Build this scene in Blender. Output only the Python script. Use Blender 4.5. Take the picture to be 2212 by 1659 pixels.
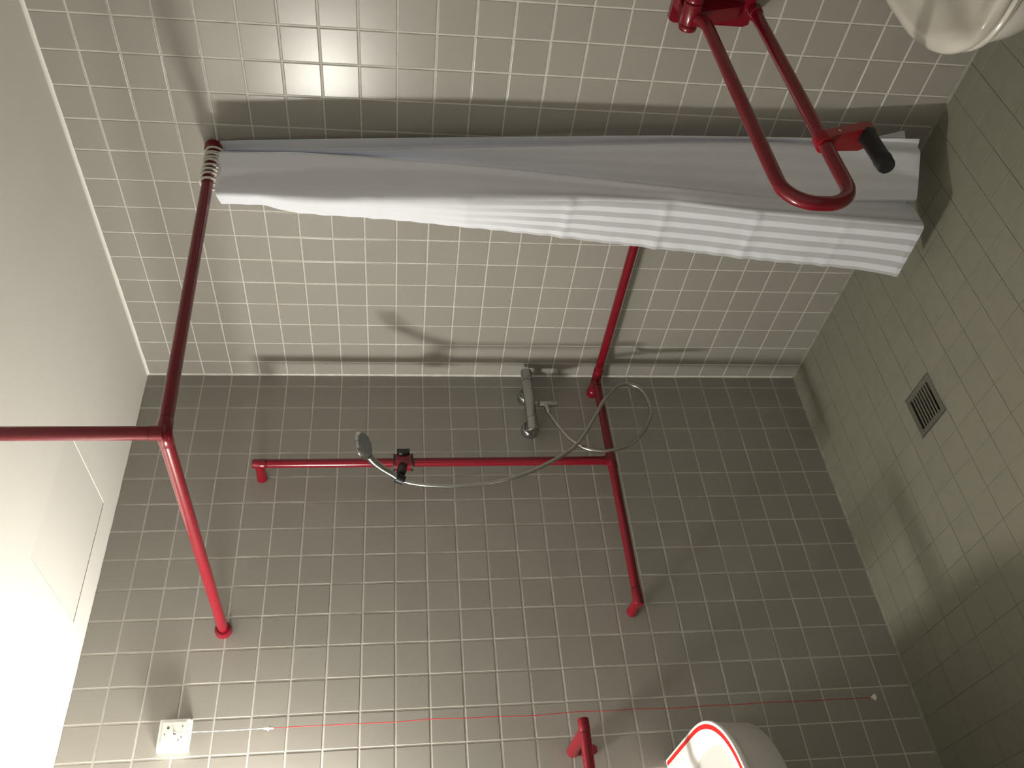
import bpy, bmesh, math, random
import numpy as np
from mathutils import Vector, Matrix

random.seed(7)
rng = np.random.RandomState(7)

# ---------------------------------------------------------------- camera, world, exposure
for o in list(bpy.data.objects):
    bpy.data.objects.remove(o, do_unlink=True)
scene = bpy.context.scene
COL = scene.collection

CAM_POS = Vector((-2.10398994, -2.50673299, 1.60773))
CAM_R = np.array([[-0.0848, -0.1084, -0.9905],      # image right
                  [-0.7724, 0.6351, -0.0034],       # image down
                  [0.6294, 0.7648, -0.1376]])       # forward
F_PX = 1841.2448
cam_data = bpy.data.cameras.new('camera')
cam = bpy.data.objects.new('camera', cam_data)
COL.objects.link(cam)
_f = Vector(CAM_R[2]).normalized()
_r = Vector(CAM_R[0]); _r = (_r - _f * _r.dot(_f)).normalized()
_u = _r.cross(_f)
cam.matrix_world = Matrix(((_r.x, _u.x, -_f.x, CAM_POS.x), (_r.y, _u.y, -_f.y, CAM_POS.y),
                           (_r.z, _u.z, -_f.z, CAM_POS.z), (0, 0, 0, 1)))
cam_data.sensor_fit = 'HORIZONTAL'
cam_data.sensor_width = 36.0
cam_data.lens = F_PX * 36.0 / 2212.0
cam_data.clip_start = 0.01
scene.camera = cam

world = bpy.data.worlds.new('world')
scene.world = world
world.use_nodes = True
world.node_tree.nodes['Background'].inputs[0].default_value = (0, 0, 0, 1)
world.node_tree.nodes['Background'].inputs[1].default_value = 0.0

scene.view_settings.view_transform = 'Standard'
scene.view_settings.look = 'None'
scene.view_settings.exposure = 0.0
scene.view_settings.gamma = 1.0
scene.view_settings.use_curve_mapping = False

LAMP_STRENGTH = 480.0
LAMP_COLOR = (1.0, 0.965, 0.88)

# ---------------------------------------------------------------- helpers
def pix(p):
    """image position (2212 x 1659) and depth of a world point, to pick the tiles that show largest"""
    d = CAM_R @ (np.array(p, float) - np.array(CAM_POS))
    if d[2] < 0.05:
        return None
    return (1106 + F_PX * d[0] / d[2], 829.5 + F_PX * d[1] / d[2], d[2])


def mat(name, color, rough=0.5, metal=0.0, spec=0.5, coat=0.0, var=0.0, noise=0.0, noise_scale=40.0,
        bump=0.0, bump_scale=200.0):
    m = bpy.data.materials.new(name)
    m.use_nodes = True
    nt = m.node_tree
    b = nt.nodes['Principled BSDF']
    b.inputs['Base Color'].default_value = (*color, 1)
    b.inputs['Roughness'].default_value = rough
    b.inputs['Metallic'].default_value = metal
    b.inputs['Specular IOR Level'].default_value = spec
    b.inputs['Coat Weight'].default_value = coat
    if var or noise:
        rgb = nt.nodes.new('ShaderNodeRGB'); rgb.outputs[0].default_value = (*color, 1)
        hsv = nt.nodes.new('ShaderNodeHueSaturation')
        nt.links.new(rgb.outputs[0], hsv.inputs['Color'])
        val = None
        if var:
            oi = nt.nodes.new('ShaderNodeObjectInfo')
            mr = nt.nodes.new('ShaderNodeMapRange')
            mr.inputs['To Min'].default_value = 1 - var; mr.inputs['To Max'].default_value = 1 + var
            nt.links.new(oi.outputs['Random'], mr.inputs['Value'])
            val = mr.outputs[0]
        if noise:
            tc = nt.nodes.new('ShaderNodeTexCoord')
            nz = nt.nodes.new('ShaderNodeTexNoise')
            nz.inputs['Scale'].default_value = noise_scale; nz.inputs['Detail'].default_value = 4
            geo = nt.nodes.new('ShaderNodeNewGeometry')
            nt.links.new(geo.outputs['Position'], nz.inputs['Vector'])
            mr2 = nt.nodes.new('ShaderNodeMapRange')
            mr2.inputs['From Min'].default_value = 0.3; mr2.inputs['From Max'].default_value = 0.7
            mr2.inputs['To Min'].default_value = 1 - noise; mr2.inputs['To Max'].default_value = 1 + noise
            nt.links.new(nz.outputs['Fac'], mr2.inputs['Value'])
            if val is None:
                val = mr2.outputs[0]
            else:
                mu = nt.nodes.new('ShaderNodeMath'); mu.operation = 'MULTIPLY'
                nt.links.new(val, mu.inputs[0]); nt.links.new(mr2.outputs[0], mu.inputs[1]); val = mu.outputs[0]
        nt.links.new(val, hsv.inputs['Value'])
        nt.links.new(hsv.outputs[0], b.inputs['Base Color'])
    if bump:
        nz = nt.nodes.new('ShaderNodeTexNoise'); nz.inputs['Scale'].default_value = bump_scale
        nz.inputs['Detail'].default_value = 3
        geo = nt.nodes.new('ShaderNodeNewGeometry')
        nt.links.new(geo.outputs['Position'], nz.inputs['Vector'])
        bp = nt.nodes.new('ShaderNodeBump'); bp.inputs['Strength'].default_value = bump
        bp.inputs['Distance'].default_value = 0.002
        nt.links.new(nz.outputs['Fac'], bp.inputs['Height'])
        nt.links.new(bp.outputs[0], b.inputs['Normal'])
    return m


M = {}
M['wall_tile'] = mat('glazed_wall_tile', (0.325, 0.309, 0.277), rough=0.27, spec=0.36, var=0.03, bump=0.03, bump_scale=28)
M['wall_grout'] = mat('pale_grout', (0.56, 0.54, 0.495), rough=0.85, spec=0.2, noise=0.08, noise_scale=60)
M['floor_tile'] = mat('matt_floor_tile', (0.205, 0.198, 0.155), rough=0.55, spec=0.35, var=0.02, noise=0.04, noise_scale=25)
M['floor_grout'] = mat('floor_grout', (0.165, 0.16, 0.13), rough=0.9, spec=0.2, noise=0.25, noise_scale=9)
M['silicone'] = mat('silicone_bead', (0.62, 0.60, 0.55), rough=0.5, spec=0.4, noise=0.12, noise_scale=35)
M['floor_silicone'] = mat('floor_bead', (0.25, 0.24, 0.20), rough=0.6, spec=0.3, noise=0.2, noise_scale=30)
M['ceiling'] = mat('ceiling_paint', (0.88, 0.86, 0.81), rough=0.7, spec=0.25, noise=0.012, noise_scale=5, bump=0.05, bump_scale=300)
M['hatch'] = mat('hatch_lacquer', (0.85, 0.83, 0.785), rough=0.6, spec=0.3)
M['dark_gap'] = mat('dark_gap', (0.02, 0.018, 0.015), rough=0.9, spec=0.1)
M['other_wall'] = mat('painted_wall', (0.30, 0.287, 0.262), rough=0.35, spec=0.3, noise=0.02, noise_scale=8)
M['white_wall'] = mat('white_wall_paint', (0.72, 0.71, 0.69), rough=0.6, spec=0.3, noise=0.02, noise_scale=6)
M['red'] = mat('red_nylon', (0.175, 0.0035, 0.0125), rough=0.19, spec=0.5, coat=0.15, bump=0.015, bump_scale=500)
M['red_bright'] = mat('red_plastic', (0.26, 0.004, 0.012), rough=0.33, spec=0.4)
M['chrome'] = mat('chrome', (0.50, 0.50, 0.50), rough=0.10, metal=1.0)
M['chrome_soft'] = mat('satin_chrome', (0.44, 0.445, 0.44), rough=0.20, metal=1.0)
M['steel'] = mat('drain_steel', (0.33, 0.315, 0.27), rough=0.34, metal=0.8, noise=0.12, noise_scale=90)
M['spray'] = mat('spray_face_grey', (0.30, 0.315, 0.33), rough=0.45, spec=0.4)
M['black'] = mat('black_rubber', (0.010, 0.011, 0.012), rough=0.42, spec=0.4, bump=0.06, bump_scale=700)
M['ceramic'] = mat('white_ceramic', (0.74, 0.715, 0.66), rough=0.10, spec=0.5, coat=0.4)
M['seat'] = mat('toilet_seat_plastic', (0.70, 0.67, 0.60), rough=0.16, spec=0.5)
M['basin'] = mat('basin_white', (0.90, 0.89, 0.87), rough=0.18, spec=0.5)
M['basin_side'] = mat('basin_side', (0.66, 0.64, 0.62), rough=0.35, spec=0.4)
M['stripe_red'] = mat('red_inlay', (0.72, 0.020, 0.018), rough=0.35, spec=0.4)
M['white_plastic'] = mat('white_plastic', (0.80, 0.79, 0.75), rough=0.3, spec=0.45)
M['grey_print'] = mat('grey_window', (0.10, 0.095, 0.08), rough=0.3, spec=0.5)
M['brown_hole'] = mat('brown_hole', (0.06, 0.035, 0.015), rough=0.7, spec=0.2)
M['white_cord'] = mat('white_cord', (0.80, 0.74, 0.68), rough=0.7, spec=0.2)
M['red_cord'] = mat('red_cord', (0.42, 0.010, 0.012), rough=0.6, spec=0.3)
M['ring'] = mat('ring_plastic', (0.66, 0.64, 0.57), rough=0.25, spec=0.5)


def hose_mat():
    m = mat('hose_metal', (0.48, 0.48, 0.455), rough=0.22, metal=1.0)
    nt = m.node_tree
    uv = nt.nodes.new('ShaderNodeUVMap'); uv.uv_map = 'UVMap'
    sep = nt.nodes.new('ShaderNodeSeparateXYZ')
    nt.links.new(uv.outputs[0], sep.inputs[0])
    mu = nt.nodes.new('ShaderNodeMath'); mu.operation = 'MULTIPLY'; mu.inputs[1].default_value = 2 * math.pi / 0.0032
    nt.links.new(sep.outputs['X'], mu.inputs[0])
    sn = nt.nodes.new('ShaderNodeMath'); sn.operation = 'SINE'
    nt.links.new(mu.outputs[0], sn.inputs[0])
    bp = nt.nodes.new('ShaderNodeBump'); bp.inputs['Strength'].default_value = 0.25; bp.inputs['Distance'].default_value = 0.0006
    nt.links.new(sn.outputs[0], bp.inputs['Height'])
    nt.links.new(bp.outputs[0], nt.nodes['Principled BSDF'].inputs['Normal'])
    return m
M['hose'] = hose_mat()


def curtain_mat():
    """white polyester woven with vertical satin stripes; their contrast is painted strong on the lit face, faint in shade and glare"""
    m = bpy.data.materials.new('striped_curtain_cloth'); m.use_nodes = True
    nt = m.node_tree
    out = nt.nodes['Material Output']; b = nt.nodes['Principled BSDF']
    uv = nt.nodes.new('ShaderNodeUVMap'); uv.uv_map = 'UVMap'
    sep = nt.nodes.new('ShaderNodeSeparateXYZ'); nt.links.new(uv.outputs[0], sep.inputs[0])
    mod = nt.nodes.new('ShaderNodeMath'); mod.operation = 'PINGPONG'; mod.inputs[1].default_value = 0.0208
    nt.links.new(sep.outputs['X'], mod.inputs[0])
    st = nt.nodes.new('ShaderNodeMapRange'); st.interpolation_type = 'SMOOTHSTEP'
    st.inputs['From Min'].default_value = 0.0098; st.inputs['From Max'].default_value = 0.0110
    nt.links.new(mod.outputs[0], st.inputs['Value'])
    # stripes fainter past the front fold: low contrast of shade put into the colour
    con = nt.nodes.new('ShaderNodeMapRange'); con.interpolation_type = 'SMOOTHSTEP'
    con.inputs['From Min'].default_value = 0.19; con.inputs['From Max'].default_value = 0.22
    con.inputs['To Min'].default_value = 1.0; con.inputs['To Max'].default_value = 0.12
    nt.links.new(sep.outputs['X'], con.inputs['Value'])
    # stripes fade upwards: overexposed look under strong light, put into the colour
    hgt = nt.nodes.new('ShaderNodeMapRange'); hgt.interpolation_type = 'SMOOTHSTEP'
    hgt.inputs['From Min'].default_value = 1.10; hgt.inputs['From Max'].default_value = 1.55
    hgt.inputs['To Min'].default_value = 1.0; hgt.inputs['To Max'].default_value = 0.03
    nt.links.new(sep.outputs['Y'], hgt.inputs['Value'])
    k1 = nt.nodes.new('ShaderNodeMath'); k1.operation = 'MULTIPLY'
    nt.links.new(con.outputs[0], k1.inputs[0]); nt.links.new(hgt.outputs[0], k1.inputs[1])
    inv = nt.nodes.new('ShaderNodeMath'); inv.operation = 'SUBTRACT'; inv.inputs[0].default_value = 1.0
    nt.links.new(st.outputs[0], inv.inputs[1])
    k2 = nt.nodes.new('ShaderNodeMath'); k2.operation = 'MULTIPLY'
    nt.links.new(k1.outputs[0], k2.inputs[0]); nt.links.new(inv.outputs[0], k2.inputs[1])
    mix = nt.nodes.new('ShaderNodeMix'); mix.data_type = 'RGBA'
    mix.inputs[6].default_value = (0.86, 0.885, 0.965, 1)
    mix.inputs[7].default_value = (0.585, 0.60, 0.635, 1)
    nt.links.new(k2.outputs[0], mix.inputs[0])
    nt.links.new(mix.outputs[2], b.inputs['Base Color'])
    b.inputs['Roughness'].default_value = 0.55
    b.inputs['Specular IOR Level'].default_value = 0.3
    nz = nt.nodes.new('ShaderNodeTexNoise'); nz.inputs['Scale'].default_value = 22; nz.inputs['Detail'].default_value = 3
    geo = nt.nodes.new('ShaderNodeNewGeometry'); nt.links.new(geo.outputs['Position'], nz.inputs['Vector'])
    bp = nt.nodes.new('ShaderNodeBump'); bp.inputs['Strength'].default_value = 0.12; bp.inputs['Distance'].default_value = 0.01
    nt.links.new(nz.outputs['Fac'], bp.inputs['Height']); nt.links.new(bp.outputs[0], b.inputs['Normal'])
    tr = nt.nodes.new('ShaderNodeBsdfTranslucent'); nt.links.new(mix.outputs[2], tr.inputs['Color'])
    ms = nt.nodes.new('ShaderNodeMixShader'); ms.inputs[0].default_value = 0.12
    nt.links.new(b.outputs[0], ms.inputs[1]); nt.links.new(tr.outputs[0], ms.inputs[2])
    nt.links.new(ms.outputs[0], out.inputs['Surface'])
    return m
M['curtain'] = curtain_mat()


def lamp_mat():
    m = bpy.data.materials.new('lit_opal_glass'); m.use_nodes = True
    b = m.node_tree.nodes['Principled BSDF']
    b.inputs['Base Color'].default_value = (0.9, 0.88, 0.82, 1)
    b.inputs['Emission Color'].default_value = (*LAMP_COLOR, 1)
    b.inputs['Emission Strength'].default_value = LAMP_STRENGTH
    return m
M['lamp'] = lamp_mat()


def link(name, me, material=None, parent=None, smooth=False, angle=None):
    o = bpy.data.objects.new(name, me)
    COL.objects.link(o)
    if material is not None and not me.materials:
        me.materials.append(material)
    if parent is not None:
        o.parent = parent
    if smooth:
        me.polygons.foreach_set('use_smooth', [True] * len(me.polygons))
        if angle:
            me.set_sharp_from_angle(angle=math.radians(angle))
    return o


def bm_obj(name, bm, material, parent=None, smooth=True, angle=35):
    bmesh.ops.recalc_face_normals(bm, faces=bm.faces)
    me = bpy.data.meshes.new(name); bm.to_mesh(me); bm.free()
    return link(name, me, material, parent, smooth, angle)


def thing(name, label, cat, loc=(0, 0, 0), group=None):
    o = bpy.data.objects.new(name, None); COL.objects.link(o)
    o.empty_display_size = 0.05
    o.location = loc
    tag(o, label, cat, group)
    return o


def tag(o, label, cat, group=None):
    o['label'] = label; o['category'] = cat
    if group:
        o['group'] = group
    return o


def struct(o):
    o['kind'] = 'structure'
    return o


def rebase(root):
    """move a thing's origin to root.location while parts keep world coordinates"""
    inv = Matrix.Translation(-Vector(root.location))
    for c in root.children:
        c.matrix_parent_inverse = inv


def frames(pts, closed=False):
    pts = [Vector(p) for p in pts]
    n = len(pts); T = []
    for i in range(n):
        a = pts[i - 1] if (i > 0 or closed) else pts[i]
        c = pts[(i + 1) % n] if (i < n - 1 or closed) else pts[i]
        T.append((c - a).normalized())
    ref = Vector((0, 0, 1)) if abs(T[0].z) < 0.9 else Vector((1, 0, 0))
    N = [(ref - T[0] * ref.dot(T[0])).normalized()]
    for i in range(1, n):
        v = N[-1] - T[i] * N[-1].dot(T[i])
        N.append(v.normalized() if v.length > 1e-6 else N[-1])
    return pts, T, N


def add_tube(bm, pts, r, seg=24, cap=True, uv=False, closed=False, round_end=0.0):
    """tube along pts; r a number or a list"""
    pts = [Vector(p) for p in pts]
    rr = list(r) if hasattr(r, '__len__') else [r] * len(pts)
    if round_end and not closed:
        d0 = (pts[0] - pts[1]).normalized(); d1 = (pts[-1] - pts[-2]).normalized()
        e = round_end
        pre = [pts[0], pts[0] - d0 * e * 0.3, pts[0] - d0 * e]
        post = [pts[-1] - d1 * e, pts[-1] - d1 * e * 0.3, pts[-1]]
        rp = [rr[0] - e, rr[0] - e * 0.3, rr[0]]; rq = [rr[-1], rr[-1] - e * 0.3, rr[-1] - e]
        pts = pre + pts[1:-1] + post; rr = rp + rr[1:-1] + rq
    P, T, N = frames(pts, closed)
    rings = []
    L = 0.0
    lay = bm.loops.layers.uv.verify() if uv else None
    lens = []
    for i in range(len(P)):
        if i:
            L += (P[i] - P[i - 1]).length
        lens.append(L)
        B = T[i].cross(N[i])
        rings.append([bm.verts.new(P[i] + (N[i] * math.cos(2 * math.pi * k / seg) + B * math.sin(2 * math.pi * k / seg)) * rr[i])
                      for k in range(seg)])
    m = len(P)
    for i in range(m if closed else m - 1):
        a, b = rings[i], rings[(i + 1) % m]
        for k in range(seg):
            f = bm.faces.new((a[k], a[(k + 1) % seg], b[(k + 1) % seg], b[k]))
            if uv:
                l0, l1 = lens[i], lens[(i + 1) % m]
                for lp, u in zip(f.loops, (l0, l0, l1, l1)):
                    lp[lay].uv = (u, k / seg)
    if cap and not closed:
        bm.faces.new(rings[0][::-1]); bm.faces.new(rings[-1])
    return rings


def tube(name, pts, r, material, parent=None, seg=24, round_end=0.0, uv=False, closed=False, angle=40):
    bm = bmesh.new(); add_tube(bm, pts, r, seg, True, uv, closed, round_end)
    return bm_obj(name, bm, material, parent, True, angle)


def fillet(pts, rad, n=10):
    """polyline with rounded corners"""
    pts = [Vector(p) for p in pts]
    out = [pts[0]]
    for i in range(1, len(pts) - 1):
        a, b, c = pts[i - 1], pts[i], pts[i + 1]
        u = (a - b).normalized(); v = (c - b).normalized()
        ang = u.angle(v)
        t = rad / math.tan(ang / 2)
        cen = b + (u + v).normalized() * (rad / math.sin(ang / 2))
        p0 = b + u * t; p1 = b + v * t
        e0 = p0 - cen; e1 = p1 - cen
        w = e0.angle(e1)
        for k in range(n + 1):
            s = k / n
            out.append(cen + (e0 * math.sin((1 - s) * w) + e1 * math.sin(s * w)) / math.sin(w))
    out.append(pts[-1])
    return out


def catmull(pts, n=8):
    pts = [Vector(p) for p in pts]
    P = [pts[0] * 2 - pts[1]] + pts + [pts[-1] * 2 - pts[-2]]
    out = []
    for i in range(1, len(P) - 2):
        for k in range(n):
            t = k / n
            a, b, c, d = P[i - 1], P[i], P[i + 1], P[i + 2]
            out.append(0.5 * ((2 * b) + (c - a) * t + (2 * a - 5 * b + 4 * c - d) * t * t + (3 * b - a - 3 * c + d) * t ** 3))
    out.append(pts[-1])
    return out


def lathe(name, prof, origin, axis, material, parent=None, seg=32, angle=35):
    """prof: (distance along axis, radius)"""
    o = Vector(origin); a = Vector(axis).normalized()
    bm = bmesh.new()
    ref = Vector((0, 0, 1)) if abs(a.z) < 0.9 else Vector((1, 0, 0))
    n = (ref - a * ref.dot(a)).normalized(); b = a.cross(n)
    rings = []
    for d, r in prof:
        if r < 1e-6:
            rings.append([bm.verts.new(o + a * d)])
        else:
            rings.append([bm.verts.new(o + a * d + (n * math.cos(2 * math.pi * k / seg) + b * math.sin(2 * math.pi * k / seg)) * r) for k in range(seg)])
    for A, B in zip(rings[:-1], rings[1:]):
        for k in range(seg):
            k2 = (k + 1) % seg
            if len(A) == 1 and len(B) == 1:
                continue
            if len(A) == 1:
                bm.faces.new((A[0], B[k2], B[k]))
            elif len(B) == 1:
                bm.faces.new((A[k], A[k2], B[0]))
            else:
                bm.faces.new((A[k], A[k2], B[k2], B[k]))
    return bm_obj(name, bm, material, parent, True, angle)


def add_box(bm, lo, hi, bev=0.0, seg=2):
    lo = Vector(lo); hi = Vector(hi)
    r = bmesh.ops.create_cube(bm, size=1.0)
    for v in r['verts']:
        v.co = Vector(((v.co.x + .5) * (hi.x - lo.x) + lo.x, (v.co.y + .5) * (hi.y - lo.y) + lo.y, (v.co.z + .5) * (hi.z - lo.z) + lo.z))
    if bev:
        es = set()
        for v in r['verts']:
            es.update(v.link_edges)
        bmesh.ops.bevel(bm, geom=list(es), offset=bev, segments=seg, affect='EDGES', profile=0.5)


def wn(o):
    m = o.modifiers.new('weighted', 'WEIGHTED_NORMAL'); m.keep_sharp = True
    return o


def box(name, lo, hi, material, parent=None, bev=0.0, seg=2):
    bm = bmesh.new(); add_box(bm, lo, hi, bev, seg)
    return wn(bm_obj(name, bm, material, parent, True, 45))


def prism(name, poly, axis_pt, ex, ey, ez, thick, material, parent=None, bev=0.0):
    """extrude a 2-D polygon (in ex, ey) along ez by thick (centred)"""
    bm = bmesh.new()
    o = Vector(axis_pt); ex = Vector(ex); ey = Vector(ey); ez = Vector(ez)
    A = [bm.verts.new(o + ex * x + ey * y - ez * thick / 2) for x, y in poly]
    B = [bm.verts.new(o + ex * x + ey * y + ez * thick / 2) for x, y in poly]
    bm.faces.new(A[::-1]); bm.faces.new(B)
    for i in range(len(A)):
        j = (i + 1) % len(A)
        bm.faces.new((A[i], A[j], B[j], B[i]))
    if bev:
        es = [e for e in bm.edges if e.calc_face_angle(0) > math.radians(50)]
        bmesh.ops.bevel(bm, geom=es, offset=bev, segments=2, affect='EDGES', profile=0.5)
    return wn(bm_obj(name, bm, material, parent, True, 45))


# ---------------------------------------------------------------- room shell
H = 2.5
X0 = -3.00          # far end of the shower wall
Y0 = -3.15
UL = 0.0574         # first vertical joint of wall_left from the corner
UR = 0.0732         # first vertical joint of wall_right from the corner
JOINT = 0.0045
PITCH = 0.1


def quad(name, corners, material, parent=None):
    me = bpy.data.meshes.new(name)
    me.from_pydata([Vector(c) for c in corners], [], [tuple(range(len(corners)))])
    me.update()
    return link(name, me, material, parent)


def slab(name, lo, hi, material):
    return struct(box(name, lo, hi, material))


G = 0.0011   # grout sits this far behind the tile faces
wall_left = slab('wall_left', (X0 - 0.1, G, -0.1), (0.1, 0.12, H + 0.1), M['wall_grout'])
wall_right = slab('wall_right', (G, Y0 - 0.1, -0.1), (0.12, G, H + 0.1), M['wall_grout'])
wall_back = slab('wall_back', (X0 - 0.1, Y0 - 0.1, -0.1), (0.0, Y0, H + 0.1), M['white_wall'])
wall_front = slab('wall_side', (X0 - 0.1, Y0, -0.1), (X0, 0.0, H + 0.1), M['other_wall'])

# floor screed, open where the drain sits
DX0, DX1, DY0, DY1 = -0.6945, -0.5525, -0.6815, -0.5395
HX0, HX1, HY0, HY1 = DX0 + 0.006, DX1 - 0.006, DY0 + 0.006, DY1 - 0.006
bm = bmesh.new()
for lo, hi in (((X0, Y0), (HX0, 0.0)), ((HX1, Y0), (0.0, 0.0)), ((HX0, Y0), (HX1, HY0)), ((HX0, HY1), (HX1, 0.0))):
    add_box(bm, (lo[0], lo[1], -0.1), (hi[0], hi[1], -0.0010))
floor = struct(bm_obj('floor', bm, M['floor_grout'], smooth=False, angle=None))


def tile_mesh(name, w, h, t=0.007, e=0.0022, lip=0.0009):
    """cushion-edged tile, front at local z = 0, centred"""
    v = []
    for (dx, z) in ((0.0, -t), (0.0, -lip), (e * 0.35, -lip * 0.35), (e, 0.0)):
        a, b = w / 2 - dx, h / 2 - dx
        v += [(-a, -b, z), (a, -b, z), (a, b, z), (-a, b, z)]
    f = []
    for r in range(3):
        for k in range(4):
            k2 = (k + 1) % 4
            f.append((r * 4 + k, r * 4 + k2, (r + 1) * 4 + k2, (r + 1) * 4 + k))
    f.append((12, 13, 14, 15))
    me = bpy.data.meshes.new(name); me.from_pydata(v, [], f); me.update()
    me.polygons.foreach_set('use_smooth', [True] * len(me.polygons))
    me.set_sharp_from_angle(angle=math.radians(6))
    return me


class Tiler:
    def __init__(self, parent, basis, material, flat=False):
        self.parent, self.basis, self.material, self.flat = parent, basis, material, flat
        self.cells = []      # (centre, list of rects in local u, v)
        self.meshes = {}

    def mesh(self, w, h):
        k = (round(w, 4), round(h, 4))
        if k not in self.meshes:
            me = tile_mesh('tile', w, h, e=0.0012 if self.flat else 0.0022, lip=0.0006 if self.flat else 0.0009)
            me.materials.append(self.material)
            self.meshes[k] = me
        return self.meshes[k]

    def build(self, limit=300):
        scored = []
        for c, rects in self.cells:
            p = pix(c)
            if p and -60 < p[0] < 2272 and -60 < p[1] < 1719:
                ex = Vector(self.basis.col[0][:3]); ey = Vector(self.basis.col[1][:3])
                w = sum((r[2] - r[0]) * (r[3] - r[1]) for r in rects)
                v = (Vector(c) - CAM_POS); nz = ex.cross(ey)
                area = w * abs(v.normalized().dot(nz)) / v.length_squared
                scored.append((area, c, rects))
        scored.sort(key=lambda s: -s[0])
        single = scored[:limit]; keys = {tuple(round(x, 4) for x in s[1]) for s in single}
        rest = [(c, r) for c, r in self.cells if tuple(round(x, 4) for x in c) not in keys]
        for _, c, rects in single:
            self.place(c, rects)
        bm = bmesh.new()
        for c, rects in rest:
            for r in rects:
                w, h = r[2] - r[0], r[3] - r[1]
                me = self.mesh(w, h)
                mw = Matrix.Translation(c) @ self.basis @ Matrix.Translation(((r[0] + r[2]) / 2, (r[1] + r[3]) / 2, 0)) @ self.tilt()
                n0 = len(bm.verts)
                bm.from_mesh(me)
                bm.verts.ensure_lookup_table()
                for i in range(n0, len(bm.verts)):
                    bm.verts[i].co = mw @ bm.verts[i].co
        me = bpy.data.meshes.new('tile_field'); bm.to_mesh(me); bm.free()
        me.materials.append(self.material)
        o = link('tile_field', me, None, self.parent, True, 6)
        o['kind'] = 'stuff'

    def tilt(self):
        a = 0.0022 if self.flat else 0.0034
        return Matrix.Rotation(random.gauss(0, a), 4, 'X') @ Matrix.Rotation(random.gauss(0, a), 4, 'Y')

    def place(self, c, rects):
        if len(rects) == 1:
            r = rects[0]
            me = self.mesh(r[2] - r[0], r[3] - r[1])
            mw = Matrix.Translation(c) @ self.basis @ Matrix.Translation(((r[0] + r[2]) / 2, (r[1] + r[3]) / 2, 0)) @ self.tilt()
        else:
            bm = bmesh.new()
            for r in rects:
                n0 = len(bm.verts)
                bm.from_mesh(self.mesh(r[2] - r[0], r[3] - r[1]))
                bm.verts.ensure_lookup_table()
                for i in range(n0, len(bm.verts)):
                    bm.verts[i].co += Vector(((r[0] + r[2]) / 2, (r[1] + r[3]) / 2, 0))
            me = bpy.data.meshes.new('cut_tile'); bm.to_mesh(me); bm.free(); me.materials.append(self.material)
            mw = Matrix.Translation(c) @ self.basis
        o = link('tile', me, None, self.parent)
        o.matrix_world = mw


def edges(first, pitch, end):
    out = [0.0]
    u = first
    while u < end - 1e-6:
        out.append(u); u += pitch
    out.append(end)
    return out


J = JOINT / 2
# wall_left (plane y = 0): local x -> world +x, local y -> world +z, normal -> world -y
bL = Matrix(((1, 0, 0, 0), (0, 0, -1, 0), (0, 1, 0, 0), (0, 0, 0, 1)))
TL = Tiler(wall_left, bL, M['wall_tile'])
el = edges(UL, PITCH, -X0)
for i in range(len(el) - 1):
    u0, u1 = el[i], el[i + 1]
    for n in range(25):
        w = (u1 - u0) / 2 - J; h = PITCH / 2 - J
        cx = -(u0 + u1) / 2
        lo = -w; hi = w
        if i == 0:
            hi = w + J - 0.001
        TL.cells.append(((cx, 0.0, (n + 0.5) * PITCH), [(lo, -h, hi, h)]))
TL.build()
# wall_right (plane x = 0): local x -> world -y ... normal -> world -x
bR = Matrix(((0, 0, -1, 0), (-1, 0, 0, 0), (0, 1, 0, 0), (0, 0, 0, 1)))
TR = Tiler(wall_right, bR, M['wall_tile'])
er = edges(UR, PITCH, -Y0)
for i in range(len(er) - 1):
    u0, u1 = er[i], er[i + 1]
    for n in range(25):
        w = (u1 - u0) / 2 - J; h = PITCH / 2 - J
        TR.cells.append(((0.0, -(u0 + u1) / 2, (n + 0.5) * PITCH), [(-w, -h, w, h)]))
TR.build()
# floor tiles: local x -> x, local y -> y
TF = Tiler(floor, Matrix.Identity(4), M['floor_tile'], flat=True)
fx = edges(0.064, PITCH, -X0); fy = edges(0.087, PITCH, -Y0)
JF = 0.0011


def cut(r, hole):
    """rectangle minus a rectangle -> list of rectangles"""
    x0, y0, x1, y1 = r; a0, b0, a1, b1 = hole
    if a1 <= x0 or a0 >= x1 or b1 <= y0 or b0 >= y1:
        return [r]
    out = []
    if a0 > x0: out.append((x0, y0, a0, y1))
    if a1 < x1: out.append((a1, y0, x1, y1))
    m0, m1 = max(x0, a0), min(x1, a1)
    if b0 > y0: out.append((m0, y0, m1, b0))
    if b1 < y1: out.append((m0, b1, m1, y1))
    return [q for q in out if q[2] - q[0] > 0.004 and q[3] - q[1] > 0.004]


for i in range(len(fx) - 1):
    for j in range(len(fy) - 1):
        x1, x0 = -fx[i], -fx[i + 1]
        y1, y0 = -fy[j], -fy[j + 1]
        if i == 0: x1 -= 0.002
        if j == 0: y1 -= 0.002
        rs = cut((x0 + JF, y0 + JF, x1 - JF, y1 - JF), (DX0 - 0.0015, DY0 - 0.0015, DX1 + 0.0015, DY1 + 0.0015))
        if not rs:
            continue
        cx, cy = (x0 + x1) / 2, (y0 + y1) / 2
        TF.cells.append(((cx, cy, 0.0), [(a - cx, b - cy, c - cx, d - cy) for a, b, c, d in rs]))
TF.build()


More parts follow.
